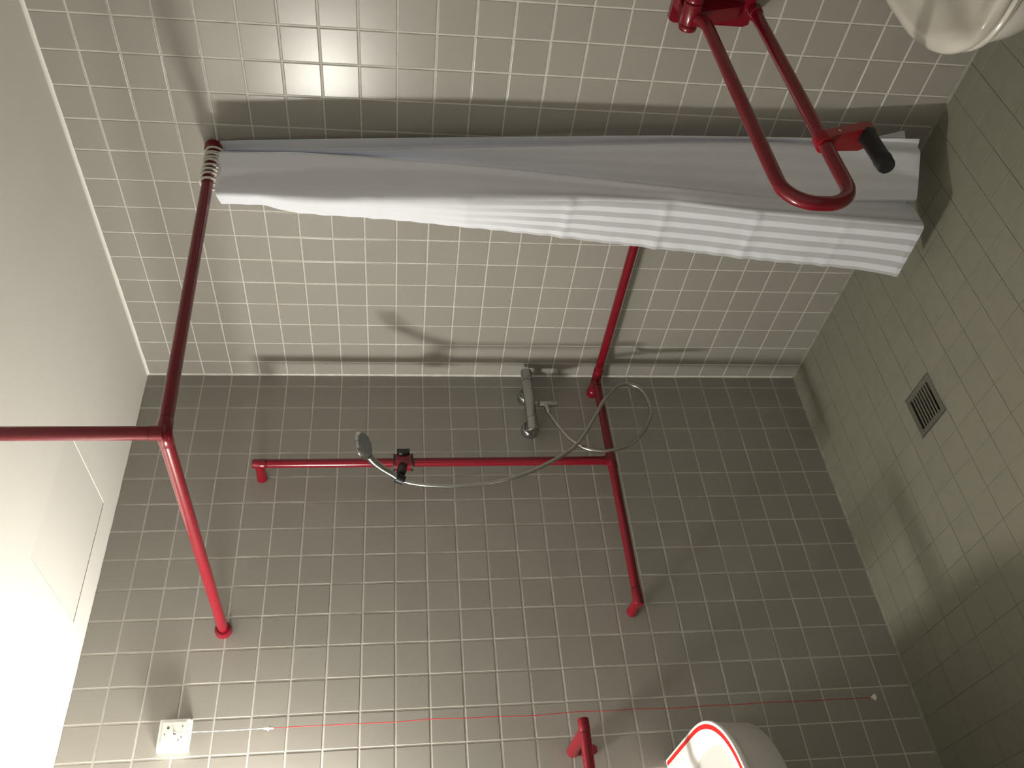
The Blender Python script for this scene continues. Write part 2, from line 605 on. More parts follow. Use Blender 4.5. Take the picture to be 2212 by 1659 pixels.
# ceiling with the flush access hatch
HA = (-1.001, -0.4815, -0.612, -0.1065)    # x0, y0, x1, y1
g = 0.0020
bm = bmesh.new()
for lo, hi in (((X0, Y0), (HA[0] - g, 0.0)), ((HA[2] + g, Y0), (0.0, 0.0)), ((HA[0] - g, Y0), (HA[2] + g, HA[1] - g)), ((HA[0] - g, HA[3] + g), (HA[2] + g, 0.0))):
    add_box(bm, (lo[0], lo[1], H), (hi[0], hi[1], H + 0.1))
ceiling = struct(bm_obj('ceiling', bm, M['ceiling'], smooth=False, angle=None))
hatch = box('hatch', (HA[0], HA[1], H + 0.0012), (HA[2], HA[3], H + 0.02), M['hatch'], ceiling)
hatch['label'] = 'flush square access hatch'
box('hatch_void', (HA[0] - 0.01, HA[1] - 0.01, H + 0.03), (HA[2] + 0.01, HA[3] + 0.01, H + 0.04), M['hatch'], ceiling)


# silicone beads in the corners
def bead(name, a, b, n1, n2, w, material, wob=0.0006):
    a = Vector(a); b = Vector(b); n1 = Vector(n1); n2 = Vector(n2)
    bm = bmesh.new()
    N = max(8, int((b - a).length / 0.03)); rows = []
    for i in range(N + 1):
        p = a.lerp(b, i / N)
        ww = w + random.uniform(-wob, wob)
        # concave fillet: from along n1 to along n2
        q = []
        for k in range(5):
            t = k / 4
            d = n1 * (ww * (1 - t) ** 1.5 + 0.0004) + n2 * (ww * t ** 1.5 + 0.0004)
            q.append(bm.verts.new(p + d))
        q.append(bm.verts.new(p + (n1 + n2) * -0.004))
        rows.append(q)
    for A, B in zip(rows[:-1], rows[1:]):
        for k in range(6):
            k2 = (k + 1) % 6
            bm.faces.new((A[k], A[k2], B[k2], B[k]))
    return struct(bm_obj(name, bm, material, None, True, 60))


bead('trim_1', (0, 0, 0), (0, 0, H), (-1, 0, 0), (0, -1, 0), 0.0052, M['silicone'])
bead('trim_2', (0, 0, H), (0, -2.2, H), (-1, 0, 0), (0, 0, -1), 0.0085, M['ceiling'], 0.0008)
bead('trim_3', (0, 0, H), (X0, 0, H), (0, -1, 0), (0, 0, -1), 0.0022, M['ceiling'])
bead('trim_4', (0, 0, 0), (0, -2.6, 0), (-1, 0, 0), (0, 0, 1), 0.0065, M['floor_silicone'])
bead('trim_5', (0, 0, 0), (X0, 0, 0), (0, -1, 0), (0, 0, 1), 0.0065, M['floor_silicone'])

# ---------------------------------------------------------------- wall lamp over the basin (gives the light)
lamp = thing('wall_lamp', 'lit opal wall lamp on the tiled wall above the washbasin', 'lamp', (-1.90, 0, 1.96))
LX, LY, LZ = -1.90, -0.097, 1.96
box('back_plate', (LX - 0.05, -0.020, LZ - 0.075), (LX + 0.05, -0.0002, LZ + 0.075), M['white_plastic'], lamp, bev=0.004)
tube('lamp_arm', [(LX, -0.018, LZ), (LX, LY + 0.03, LZ)], 0.018, M['white_plastic'], lamp)
prof = [(-0.105, 0.0), (-0.103, 0.022), (-0.096, 0.034), (-0.082, 0.041), (0.082, 0.041), (0.096, 0.034), (0.103, 0.022), (0.105, 0.0)]
lathe('lamp_shade', prof, (LX, LY, LZ), (0, 0, 1), M['lamp'], lamp)
rebase(lamp)

# ---------------------------------------------------------------- red tubular shower curtain rail
RP = 0.0152
A0 = Vector((0.0, -1.0, 2.1125)); JN = Vector((-1.0, -1.0, 2.0835)); B0 = Vector((-1.0, 0.0, 2.107))
rail = thing('curtain_rail', 'red tubular shower curtain rail with ceiling hanger and two wall ends', 'curtain rail', (-1.0, -1.0, 2.0835))


def flange(name, p, n, parent, r=0.0245, ln=0.022, inner=None):
    prof = [(0.0002, 0.0), (0.0002, r), (ln * 0.7, r), (ln * 0.92, r - 0.0016), (ln, r - 0.005), (ln, RP + 0.0010), (ln - 0.004, RP + 0.0006), (ln - 0.004, 0.0)]
    return lathe(name, prof, p, n, M['red'], parent)


dA = (JN - A0).normalized(); dB = (JN - B0).normalized()
tube('rail_pipe', [A0 + dA * 0.004, JN - dA * 0.036], RP, M['red'], rail)
tube('rail_pipe', [B0 + dB * 0.004, JN - dB * 0.036], RP, M['red'], rail)
el_pts = fillet([JN - dA * 0.0345, JN, JN - dB * 0.0345], 0.016, 8)
tube('corner_joint', el_pts, RP + 0.0012, M['red'], rail, round_end=0.001)
tube('joint_core', [JN - dA * 0.04, JN - dA * 0.03], RP - 0.0015, M['dark_gap'], rail)
tube('joint_core', [JN - dB * 0.04, JN - dB * 0.03], RP - 0.0015, M['dark_gap'], rail)
tube('hanger_socket', [JN, JN + Vector((0, 0, 0.027))], RP + 0.0008, M['red'], rail)
tube('joint_core', [JN + Vector((0, 0, 0.02)), JN + Vector((0, 0, 0.04))], RP - 0.0015, M['dark_gap'], rail)
tube('hanger_pipe', [JN + Vector((0, 0, 0.0285)), (-1.0, -1.0, H - 0.003)], RP, M['red'], rail)
flange('wall_flange', A0, (-1, 0, 0), rail)
flange('wall_flange', B0, (0, -1, 0), rail)
flange('ceiling_flange', (-1, -1, H), (0, 0, -1), rail)
rebase(rail)

# ---------------------------------------------------------------- shower curtain
K = {
 'k0': [(-0.020, -0.985, 2.072), (-0.028, -1.01, 1.5), (-0.030, -1.05, 0.9), (-0.030, -1.09, 0.45), (-0.024, -1.135, 0.22), (-0.019, -1.170, 0.100)],
 'k1': [(-0.0021, -1.024, 2.0926), (-0.0089, -1.043, 1.8785), (-0.016, -1.062, 1.6625), (-0.0226, -1.081, 1.4445), (-0.0318, -1.1, 1.2247), (-0.0387, -1.119, 1.0027), (-0.0487, -1.138, 0.7791), (-0.0658, -1.157, 0.5557), (-0.0858, -1.176, 0.3322), (-0.0984, -1.195, 0.1049)],
 'k2': [(-0.0004, -0.995, 2.0958), (-0.0167, -1.011, 1.8791), (-0.019, -1.027, 1.6613), (-0.0155, -1.043, 1.4403), (-0.0233, -1.0651, 1.2175), (-0.0323, -1.0882, 0.9934), (-0.0402, -1.1113, 0.7676), (-0.0543, -1.1343, 0.542), (-0.0803, -1.1551, 0.3186), (-0.1099, -1.175, 0.0966)],
 'k2b': [(-0.0304, -1.015, 2.0891), (-0.0512, -1.0342, 1.8746), (-0.0601, -1.0534, 1.66), (-0.0621, -1.0726, 1.4434), (-0.0665, -1.092, 1.2246), (-0.0706, -1.1114, 1.0034), (-0.0736, -1.1309, 0.7794), (-0.0845, -1.1503, 0.5551), (-0.107, -1.1623, 0.3298), (-0.133, -1.172, 0.1032)],
 'k3': [(0.0006, -0.985, 2.0949), (-0.0077, -0.9978, 1.8792), (-0.0353, -1.0106, 1.6607), (-0.0685, -1.0233, 1.4419), (-0.0963, -1.0308, 1.2219), (-0.1311, -1.0375, 1.0016), (-0.1677, -1.0441, 0.7811), (-0.2037, -1.0541, 0.5611), (-0.224, -1.0646, 0.3359), (-0.2258, -1.075, 0.101)],
 'k3b': [(-0.0779, -1.04, 2.0818), (-0.0838, -1.0543, 1.8744), (-0.1131, -1.0685, 1.664), (-0.1475, -1.0828, 1.4539), (-0.1675, -1.083, 1.2413), (-0.1904, -1.0807, 1.0257), (-0.2155, -1.0784, 0.8073), (-0.23, -1.0705, 0.5809), (-0.2247, -1.0614, 0.3417), (-0.2017, -1.048, 0.0847)],
 'k3c': [(-0.1063, -1.012, 2.0849), (-0.127, -1.0291, 1.8747), (-0.1394, -1.0463, 1.6642), (-0.1612, -1.0634, 1.4526), (-0.1816, -1.0677, 1.2388), (-0.2044, -1.0697, 1.0225), (-0.2297, -1.0717, 0.8041), (-0.2453, -1.0654, 0.5776), (-0.242, -1.0577, 0.3389), (-0.2322, -1.05, 0.0894)],
 'k4': [(-0.2479, -1.035, 2.0786), (-0.2625, -1.0413, 1.9166), (-0.2734, -1.0471, 1.7656), (-0.2765, -1.0528, 1.6173), (-0.278, -1.0581, 1.4775), (-0.2729, -1.0597, 1.3804), (-0.2663, -1.0592, 1.2996), (-0.2551, -1.0583, 1.1476), (-0.2507, -1.0576, 1.0402), (-0.2524, -1.0566, 0.8806), (-0.2528, -1.0564, 0.8376), (-0.2772, -1.0551, 0.628), (-0.2912, -1.054, 0.4417), (-0.2971, -1.0535, 0.3658), (-0.3178, -1.052, 0.1001)],
 'k5': [(-0.2304, -0.985, 2.0659), (-0.2223, -0.9785, 1.9508), (-0.2406, -0.9761, 1.9069), (-0.2443, -0.9728, 1.8453), (-0.2473, -0.9701, 1.7966), (-0.2461, -0.9605, 1.6188), (-0.2549, -0.95, 1.4174), (-0.2563, -0.9477, 1.3848), (-0.2662, -0.9321, 1.1532), (-0.2668, -0.9314, 1.1431), (-0.2806, -0.915, 0.894), (-0.2846, -0.9106, 0.8243), (-0.2937, -0.8987, 0.6369), (-0.2986, -0.8926, 0.5393), (-0.3037, -0.8823, 0.3704), (-0.3082, -0.8738, 0.2272), (-0.3264, -0.866, 0.0999)],
}
order = ['k5', 'k4', 'k3c', 'k3b', 'k3', 'k2b', 'k2', 'k1']
NL, NS = 200, 10
cols = []
for k in order:
    a = np.array(K[k])[::-1]
    top = a[-1, 2]; bot = 0.100
    t = np.linspace(0, 1, NL)
    z = bot + (top - bot) * t
    cols.append(np.stack([np.interp(z, a[:, 2], a[:, 0]), np.interp(z, a[:, 2], a[:, 1]), z], 1))
cols = np.array(cols)                     # columns x levels x 3
ker = np.array([1, 2, 3, 2, 1.]) / 9
for c in range(len(cols)):                # soften the traced lines along their length
    for ax in (0, 1):
        p = np.pad(cols[c, :, ax], 2, mode='reflect', reflect_type='odd')
        cols[c, :, ax] = np.convolve(p, ker, 'valid')
rows = []
for l in range(NL):
    pts = []
    for c in range(len(cols) - 1):
        for s in range(NS):
            pts.append(cols[c, l] * (1 - s / NS) + cols[c + 1, l] * s / NS)
    pts.append(cols[-1, l])
    pts = np.array(pts)
    for it in range(2):
        q = pts.copy()
        q[1:-1] = 0.25 * pts[:-2] + 0.5 * pts[1:-1] + 0.25 * pts[2:]
        pts = q
    zl = cols[1, l, 2]
    for it in range(int(26 * min(1.0, max(0.0, (zl - 1.05) / 0.35)))):      # the fold is soft in the upper half
        a, b = int(0.35 * NS), int(1.9 * NS)
        q = pts.copy()
        q[a:b] = 0.25 * pts[a - 1:b - 1] + 0.5 * pts[a:b] + 0.25 * pts[a + 1:b + 1]
        pts = q
    rows.append(pts)
rows = np.array(rows)                     # levels x across x 3
NA = rows.shape[1]
# packing creases across the cloth and small crumples at the free edge
rs = np.random.RandomState(3)
creases = [(1.135, 0.004), (0.862, 0.0045), (0.60, 0.004), (0.335, 0.0022), (1.42, 0.002), (1.66, 0.0022), (1.86, 0.003)]
for l in range(NL):
    for i in range(NA):
        x, y, z = rows[l, i]
        s = i / (NS)                       # 0..7, 0 at free edge
        d = 0.0
        for zc, amp in creases:
            zz = z - zc + 0.012 * s
            d += amp * math.exp(-abs(zz) / 0.011) * (1.3 if s < 1.05 else 0.3)
        if s < 1.0:
            d += 0.0016 * math.sin(z * 23 + 2.0 * s) * math.sin(z * 9.3 + 1) * (1 - 0.4 * s)
            if s < 0.12:
                d += 0.0015 * math.sin(z * 95 + rs.rand()) * (z > 0.3)
        else:
            d += 0.0012 * math.sin(z * 7 + s * 1.9) * math.sin(s * 3.1 + z * 2)
        # push out along the local normal in plan
        j0, j1 = max(i - 1, 0), min(i + 1, NA - 1)
        tx, ty = rows[l, j1, 0] - rows[l, j0, 0], rows[l, j1, 1] - rows[l, j0, 1]
        n = math.hypot(tx, ty) + 1e-9
        rows[l, i, 0] += -abs(ty) / n * d
        rows[l, i, 1] += -abs(tx) / n * d * 0.7
rows[:, :, 0] = np.minimum(rows[:, :, 0], -0.005)
arc = np.concatenate([[0], np.cumsum(np.linalg.norm(np.diff(rows[2], axis=0), axis=1))])
bm = bmesh.new(); lay = bm.loops.layers.uv.new('UVMap')
V = [[bm.verts.new(Vector(rows[l, i])) for i in range(NA)] for l in range(NL)]
for l in range(NL - 1):
    for i in range(NA - 1):
        f = bm.faces.new((V[l][i], V[l][i + 1], V[l + 1][i + 1], V[l + 1][i]))
        for lp, (a, b) in zip(f.loops, ((l, i), (l, i + 1), (l + 1, i + 1), (l + 1, i))):
            lp[lay].uv = (arc[b], rows[a, b, 2])
me = bpy.data.meshes.new('shower_curtain'); bm.to_mesh(me); bm.free()
curtain = thing('shower_curtain', 'white striped shower curtain gathered against the right tiled wall', 'curtain', (-0.15, -1.05, 0.1))
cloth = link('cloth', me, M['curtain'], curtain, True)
# narrow back fold peeping out behind the cloth at the wall
a0 = np.array([(-0.040, -1.000, 2.070), (-0.045, -1.045, 1.2), (-0.060, -1.100, 0.45), (-0.078, -1.142, 0.102)])[::-1]
a1 = np.array(K['k0'])[::-1]
bm = bmesh.new(); lay = bm.loops.layers.uv.new('UVMap')
VB = []
for l in range(60):
    z = 0.101 + (2.07 - 0.101) * l / 59
    A = Vector((np.interp(z, a0[:, 2], a0[:, 0]), np.interp(z, a0[:, 2], a0[:, 1]), z))
    B = Vector((np.interp(z, a1[:, 2], a1[:, 0]), np.interp(z, a1[:, 2], a1[:, 1]), z))
    VB.append([bm.verts.new(A.lerp(B, k / 3) + Vector((0, 0.003 * math.sin(z * 8 + k), 0)) * (k % 3 > 0)) for k in range(4)])
for l in range(59):
    for k in range(3):
        f = bm.faces.new((VB[l][k], VB[l][k + 1], VB[l + 1][k + 1], VB[l + 1][k]))
        for lp, (u, w) in zip(f.loops, ((k, l), (k + 1, l), (k + 1, l + 1), (k, l + 1))):
            lp[lay].uv = (arc[-1] + 0.02 * u, VB[w][u].co.z)
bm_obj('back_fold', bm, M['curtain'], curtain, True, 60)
# stitched bottom hem
hem = bmesh.new(); hl = hem.loops.layers.uv.new('UVMap')
hp = [rows[0, i] for i in range(NA)]
HV = []
for i in range(NA):
    j0, j1 = max(i - 1, 0), min(i + 1, NA - 1)
    tx, ty = rows[0, j1, 0] - rows[0, j0, 0], rows[0, j1, 1] - rows[0, j0, 1]
    n = math.hypot(tx, ty) + 1e-9
    ox, oy = -ty / n * 0.0012, tx / n * 0.0012
    x, y, z = rows[0, i]
    HV.append([hem.verts.new((x + ox, y + oy, z + 0.014)), hem.verts.new((x + ox, y + oy, z - 0.001)), hem.verts.new((x - ox, y - oy, z - 0.001)), hem.verts.new((x - ox, y - oy, z + 0.014))])
for i in range(NA - 1):
    for k in range(3):
        f = hem.faces.new((HV[i][k], HV[i][k + 1], HV[i + 1][k + 1], HV[i + 1][k]))
        for lp, (ii, kk) in zip(f.loops, ((i, k), (i, k + 1), (i + 1, k + 1), (i + 1, k))):
            lp[hl].uv = (arc[ii], HV[ii][kk].co.z)
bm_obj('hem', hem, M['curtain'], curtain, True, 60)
rebase(curtain)

# ---------------------------------------------------------------- curtain rings on the rail
ring_x = [-0.033, -0.046, -0.057, -0.070, -0.083, -0.104, -0.122, -0.143, -0.166]
ring_me = None
ring_names = ['nearest the wall', 'second from the wall', 'third from the wall', 'fourth from the wall', 'fifth from the wall',
              'sixth from the wall', 'seventh from the wall', 'eighth from the wall', 'farthest from the wall']
for i, x in enumerate(ring_x):
    p = A0 + dA * (abs(x) / abs(dA.x))
    if ring_me is None:
        bm = bmesh.new()
        loop = []
        for k in range(40):
            a = 2 * math.pi * k / 40
            loop.append((0.0, math.sin(a) * 0.0202, math.cos(a) * (0.0200 if math.cos(a) > 0 else 0.0315)))
        add_tube(bm, loop, 0.0038, 10, closed=True)
        bmesh.ops.recalc_face_normals(bm, faces=bm.faces)
        ring_me = bpy.data.meshes.new('curtain_ring'); bm.to_mesh(ring_me); bm.free()
        ring_me.materials.append(M['ring'])
        ring_me.polygons.foreach_set('use_smooth', [True] * len(ring_me.polygons))
    o = bpy.data.objects.new('curtain_ring', ring_me); COL.objects.link(o)
    o.location = p - Vector((0, 0, 0.0015))
    o.rotation_euler = (0, random.uniform(-0.10, 0.10) + 0.05, random.uniform(-0.25, 0.25))
    tag(o, 'off-white plastic curtain ring on the red rail, %s' % ring_names[i], 'curtain ring', 'curtain rings bunched on the red rail')

# ---------------------------------------------------------------- red grab rail around the shower corner
RZ = 0.8505; OFF = 0.090; VX = -0.4605
XE = -0.995
grab = thing('grab_rail', 'red corner grab rail with tall upright bar around the shower', 'grab rail', (-OFF, -OFF, RZ))
tube('rail_pipe', [(-OFF, -0.955, RZ), (-OFF, -0.150, RZ)], RP, M['red'], grab)                 # along the right wall
tube('rail_pipe', [(-0.128, -OFF, RZ), (VX + 0.034, -OFF, RZ)], RP, M['red'], grab)              # along the left wall
tube('rail_pipe', [(VX - 0.034, -OFF, RZ), (-0.945, -OFF, RZ)], RP, M['red'], grab)
tube('corner_joint', [(-OFF, -0.1485, RZ), (-OFF, -0.030, RZ)], RP + 0.0024, M['red'], grab, round_end=0.001)
tube('corner_branch', [(-OFF, -OFF, RZ), (-0.1265, -OFF, RZ)], RP + 0.0014, M['red'], grab)
tube('joint_core', [(-OFF, -0.155, RZ), (-OFF, -0.14, RZ)], RP - 0.0015, M['dark_gap'], grab)
lathe('wall_flange', [(0.0002, 0.0), (0.0002, 0.0215), (0.022, 0.0215), (0.029, 0.0195), (0.033, 0.0165), (0.033, 0.0)], (-OFF, 0, RZ), (0, -1, 0), M['red'], grab)
# hidden far end on the right wall
tube('end_cap', [(-OFF, -0.9565, RZ), (-OFF, -1.002, RZ)], RP + 0.0012, M['red'], grab, round_end=0.003)
tube('wall_foot', [(-OFF, -0.984, RZ), (-0.0002, -0.984, RZ)], 0.0165, M['red'], grab)
# T joint with the upright
tube('tee_joint', [(VX + 0.0325, -OFF, RZ), (VX - 0.0325, -OFF, RZ)], RP + 0.0022, M['red'], grab, round_end=0.001)
tube('tee_branch', [(VX, -OFF, RZ), (VX, -OFF, RZ + 0.030)], RP + 0.0014, M['red'], grab)
tube('joint_core', [(VX, -OFF, RZ + 0.02), (VX, -OFF, RZ + 0.04)], RP - 0.0015, M['dark_gap'], grab)
ZT = 2.0475
tube('upright_pipe', [(VX, -OFF, RZ + 0.0315), (VX, -OFF, ZT - 0.0245)], RP, M['red'], grab)
tube('joint_core', [(VX, -OFF, ZT - 0.03), (VX, -OFF, ZT - 0.018)], RP - 0.0015, M['dark_gap'], grab)
tube('end_cap', [(VX, -OFF, ZT - 0.023), (VX, -OFF, ZT + 0.0225)], RP + 0.0012, M['red'], grab, round_end=0.004)
tube('wall_foot', [(VX, -OFF, ZT), (VX, -0.0002, ZT)], [0.0145, 0.0178], M['red'], grab)
# left wall end
tube('joint_core', [(-0.94, -OFF, RZ), (-0.955, -OFF, RZ)], RP - 0.0015, M['dark_gap'], grab)
tube('end_cap', [(-0.9465, -OFF, RZ), (-1.004, -OFF, RZ)], RP + 0.0012, M['red'], grab, round_end=0.004)
tube('wall_foot', [(-0.984, -OFF, RZ), (-0.984, -0.0002, RZ)], [0.0145, 0.0178], M['red'], grab)
rebase(grab)

# ---------------------------------------------------------------- sliding holder on the upright
SZ0, SZ1 = 1.5415, 1.6075; SZ = (SZ0 + SZ1) / 2
holder = thing('shower_holder', 'red and black sliding hand shower holder clamped on upright bar', 'shower holder', (VX, -OFF, SZ))


def collar(name, z0, z1, ro, ri, material, parent, sx=1.0):
    bm = bmesh.new()
    seg = 32
    r = []
    for (rad, z) in ((ri, z0), (ro, z0), (ro, z1), (ri, z1)):
        r.append([bm.verts.new((VX + math.cos(2 * math.pi * k / seg) * rad * sx, -OFF + math.sin(2 * math.pi * k / seg) * rad, z)) for k in range(seg)])
    for j in range(4):
        A, B = r[j], r[(j + 1) % 4]
        for k in range(seg):
            bm.faces.new((A[k], A[(k + 1) % seg], B[(k + 1) % seg], B[k]))
    return bm_obj(name, bm, material, parent, True, 40)


collar('clamp_body', SZ0 + 0.005, SZ1 - 0.005, 0.0265, RP + 0.0003, M['red'], holder, 1.12)
collar('clamp_trim', SZ0, SZ0 + 0.006, 0.0275, RP + 0.0003, M['black'], holder, 1.12)
collar('clamp_trim', SZ1 - 0.006, SZ1, 0.0275, RP + 0.0003, M['black'], holder, 1.12)
# squeeze button towards the right wall / front
poly = [(-0.0215, 0.020), (0.0215, 0.020), (0.0215, 0.004), (0.014, -0.008), (-0.014, -0.008), (-0.0215, 0.004)]
prism('release_button', [(y, x) for x, y in poly], (VX + 0.017, -OFF - 0.017, SZ), Vector((0.92, 0.39, 0)).normalized(), (0, 0, 1), Vector((0.39, -0.92, 0)).normalized(), 0.028, M['black'], holder, bev=0.002)
# cone socket
CP = Vector((-0.570, -0.155, 1.585))
h0 = Vector((VX - 0.024, -OFF - 0.012, SZ + 0.002)); h1 = Vector((-0.549, -0.148, 1.584))
tube('socket_arm', [h0, h0.lerp(h1, 0.5), h1], [0.0150, 0.0165, 0.0140], M['black'], holder, round_end=0.003)
hd = Vector((0.28, -0.30, 0.86)).normalized()
bm = bmesh.new()
add_tube(bm, [CP - hd * 0.014, CP + hd * 0.014], [0.0155, 0.0172], 24, True)
bm_obj('socket_ring', bm, M['black'], holder)
rebase(holder)

# ---------------------------------------------------------------- hand shower
HP = [(-0.5745, -0.149, 1.5720), (-0.5701, -0.155, 1.5870), (-0.5568, -0.168, 1.6145), (-0.5463, -0.185, 1.6442), (-0.5362, -0.205, 1.6691), (-0.5270, -0.2200, 1.6835)]
shower = thing('hand_shower', 'chrome hand shower head with grey spray face on red upright', 'hand shower', CP)
hc = catmull(HP, 6)
rad = [0.0090 + 0.0032 * min(1.0, i / (len(hc) - 1) * 1.3) for i in range(len(hc))]
tube('handle', hc, rad, M['chrome_soft'], shower, round_end=0.0015)
hn = Vector((-0.036, -0.505, -0.861)).normalized()          # direction the spray face looks
HC = Vector((-0.4985, -0.2430, 1.7035))
R_ = 0.0475
lathe('head_shell', [(-0.0085, 0.0), (-0.0080, 0.022), (-0.0060, 0.038), (-0.0035, 0.0455), (-0.0010, R_), (0.0015, R_ - 0.0004), (0.0078, R_ - 0.0045), (0.0082, R_ - 0.0055), (0.0070, 0.0)], HC, hn, M['chrome'], shower, seg=48)
lathe('spray_face', [(0.0071, 0.0415), (0.0086, 0.0408), (0.0092, 0.030), (0.0094, 0.0)], HC, hn, M['spray'], shower, seg=48)
nb = bmesh.new()
e1 = hn.orthogonal().normalized(); e2 = hn.cross(e1)
for rr_, cnt in ((0.036, 24), (0.028, 18), (0.020, 12), (0.011, 7)):
    for k in range(cnt):
        a = 2 * math.pi * k / cnt + rr_ * 90
        c = HC + hn * 0.0092 + (e1 * math.cos(a) + e2 * math.sin(a)) * rr_
        add_tube(nb, [c - hn * 0.001, c + hn * 0.0014], [0.0011, 0.0008], 6)
noz = bm_obj('nozzles', nb, M['spray'], shower); noz['kind'] = 'stuff'
rebase(shower)

# ---------------------------------------------------------------- hose
hose_pts = [(-0.5745, -0.149, 1.572), (-0.5815, -0.148, 1.5474), (-0.5913, -0.15, 1.4952), (-0.5962, -0.15, 1.4051), (-0.5854, -0.15, 1.2905), (-0.5576, -0.155, 1.1807), (-0.5154, -0.165, 1.0836), (-0.4666, -0.17, 1.0067), (-0.4125, -0.17, 0.9588), (-0.3246, -0.165, 0.9039), (-0.2477, -0.16, 0.8574), (-0.1832, -0.155, 0.8029), (-0.1614, -0.15, 0.7597), (-0.181, -0.15, 0.7141), (-0.2332, -0.15, 0.6924), (-0.2927, -0.15, 0.6917), (-0.3508, -0.15, 0.7148), (-0.4038, -0.148, 0.7546), (-0.4416, -0.146, 0.8108), (-0.4565, -0.143, 0.8786), (-0.4386, -0.135, 0.9482), (-0.386, -0.12, 0.9961), (-0.3242, -0.105, 1.0243), (-0.2714, -0.09, 1.0411), (-0.247, -0.081, 1.0478)]
hs = tube('shower_hose', catmull(hose_pts, 8), 0.0068, M['hose'], None, seg=14, uv=True)
tag(hs, 'silver metal shower hose looping in front of the red grab rail', 'hose')

# ---------------------------------------------------------------- thermostatic mixer
MZ = 1.1115; MY = -0.070
mixer = thing('shower_mixer', 'chrome bar thermostatic shower mixer on the left tiled wall', 'mixer tap', (-0.19, 0, MZ))
XA, XB = -0.036, -0.322
lathe('mixer_body', [(0.052, 0.0), (0.052, 0.0198), (0.055, 0.0205), (0.222, 0.0205), (0.225, 0.0198), (0.225, 0.0)], (XA, MY, MZ), (-1, 0, 0), M['chrome_soft'], mixer, seg=40)
for xs, dr in ((XA, -1), (XB, 1)):
    kn = lathe('handle', [(0.0, 0.0), (0.0, 0.0175), (0.003, 0.0212), (0.0515 if dr < 0 else 0.0585, 0.0212), (0.0515 if dr < 0 else 0.0585, 0.0)], (xs, MY, MZ), (dr, 0, 0), M['chrome_soft'], mixer, seg=40)
    x0 = xs + dr * 0.008; x1 = xs + dr * 0.040
    rg = tube('grip_ridge', [(x0, MY - 0.0205, MZ - 0.004), (x1, MY - 0.0205, MZ - 0.004)], 0.0030, M['chrome'], kn, seg=12, round_end=0.001)
for xc in (-0.1145, -0.2685):
    lathe('wall_rose', [(0.0002, 0.0), (0.0002, 0.0330), (0.010, 0.0330), (0.024, 0.0300), (0.028, 0.0270), (0.028, 0.0)], (xc, 0, MZ), (0, -1, 0), M['chrome'], mixer, seg=40)
    tube('inlet_stub', [(xc, -0.026, MZ), (xc, MY, MZ)], 0.0150, M['chrome'], mixer)
xo = -0.193
lathe('outlet_nut', [(0.018, 0.0), (0.018, 0.0085), (0.022, 0.0098), (0.031, 0.0098), (0.0325, 0.0085), (0.0325, 0.0)], (xo, MY, MZ), (0, 0, -1), M['chrome'], mixer, seg=12, angle=25)
lathe('outlet_pipe', [(0.034, 0.0), (0.034, 0.0105), (0.035, 0.0115), (0.1015, 0.0115), (0.1025, 0.0105), (0.1025, 0.0)], (xo, MY, MZ), (0, 0, -1), M['chrome'], mixer)
tube('hose_union', [(xo, MY, 1.0520), (xo - 0.022, MY - 0.003, 1.0508), (xo - 0.054, MY - 0.011, 1.0478)], [0.0096, 0.0098, 0.0076], M['chrome'], mixer, round_end=0.001)
tube('indicator', [(-0.255, MY - 0.0003, MZ - 0.0190), (-0.256, MY - 0.0003, MZ - 0.0215)], 0.004, M['red_bright'], mixer, seg=12)
rebase(mixer)

# ---------------------------------------------------------------- drop-down support arm at the toilet
DYC = -1.500
Z1, Z2 = 0.835, 0.686
arm = thing('drop_down_rail', 'red hinged drop-down support rail beside the toilet', 'support rail', (0, DYC, 0.78))
# wall plate with chamfered corners
pp = [(-0.047, -0.094), (-0.040, -0.108), (0.040, -0.108), (0.047, -0.094), (0.047, 0.094), (0.040, 0.108), (-0.040, 0.108), (-0.047, 0.094)]
prism('wall_plate', pp, (-0.0105, DYC - 0.002, 0.797), (0, 1, 0), (0, 0, 1), (1, 0, 0), 0.020, M['red'], arm, bev=0.003)
# hinge barrel with caps
tube('hinge_barrel', [(-0.068, DYC - 0.036, 0.868), (-0.068, DYC + 0.020, 0.868)], 0.0245, M['red'], arm, round_end=0.002)
tube('hinge_cap', [(-0.068, DYC + 0.0205, 0.868), (-0.068, DYC + 0.036, 0.868)], 0.0240, M['red'], arm, round_end=0.004)
tube('hinge_cap', [(-0.068, DYC - 0.0365, 0.868), (-0.068, DYC - 0.052, 0.868)], 0.0240, M['red'], arm, round_end=0.004)
# bracket web from plate to barrel
web = [(-0.020, 0.888), (-0.068, 0.893), (-0.092, 0.868), (-0.078, 0.838), (-0.040, 0.735), (-0.020, 0.715)]
prism('hinge_bracket', web, (0, DYC, 0), (1, 0, 0), (0, 0, 1), (0, 1, 0), 0.034, M['red'], arm, bev=0.003)
U = fillet([(-0.082, DYC, 0.858), (-0.115, DYC, Z1), (-0.806, DYC, Z1), (-0.806, DYC, Z2), (-0.030, DYC, Z2)], 0.066, 12)
U = fillet([(-0.115, DYC, Z1), (-0.806, DYC, Z1), (-0.806, DYC, Z2), (-0.030, DYC, Z2)], 0.066, 14)
U = [Vector((-0.076, DYC, 0.862)), Vector((-0.085, DYC, 0.852)), Vector((-0.098, DYC, 0.842))] + U
tube('arm_socket', [(-0.019, DYC, Z2), (-0.044, DYC, Z2)], [0.0205, 0.0185], M['red'], arm, round_end=0.002)
tube('arm_loop', U, RP, M['red'], arm, seg=28)
rebase(arm)

# paper roll holder clamped on the lower arm
PX = -0.592
ph = thing('roll_holder', 'red clamp-on toilet roll holder with black spindle on drop-down rail', 'roll holder', (PX, DYC, Z2))
tube('clamp', [(PX - 0.016, DYC, Z2), (PX + 0.016, DYC, Z2)], RP + 0.0058, M['red_bright'], ph, round_end=0.002)
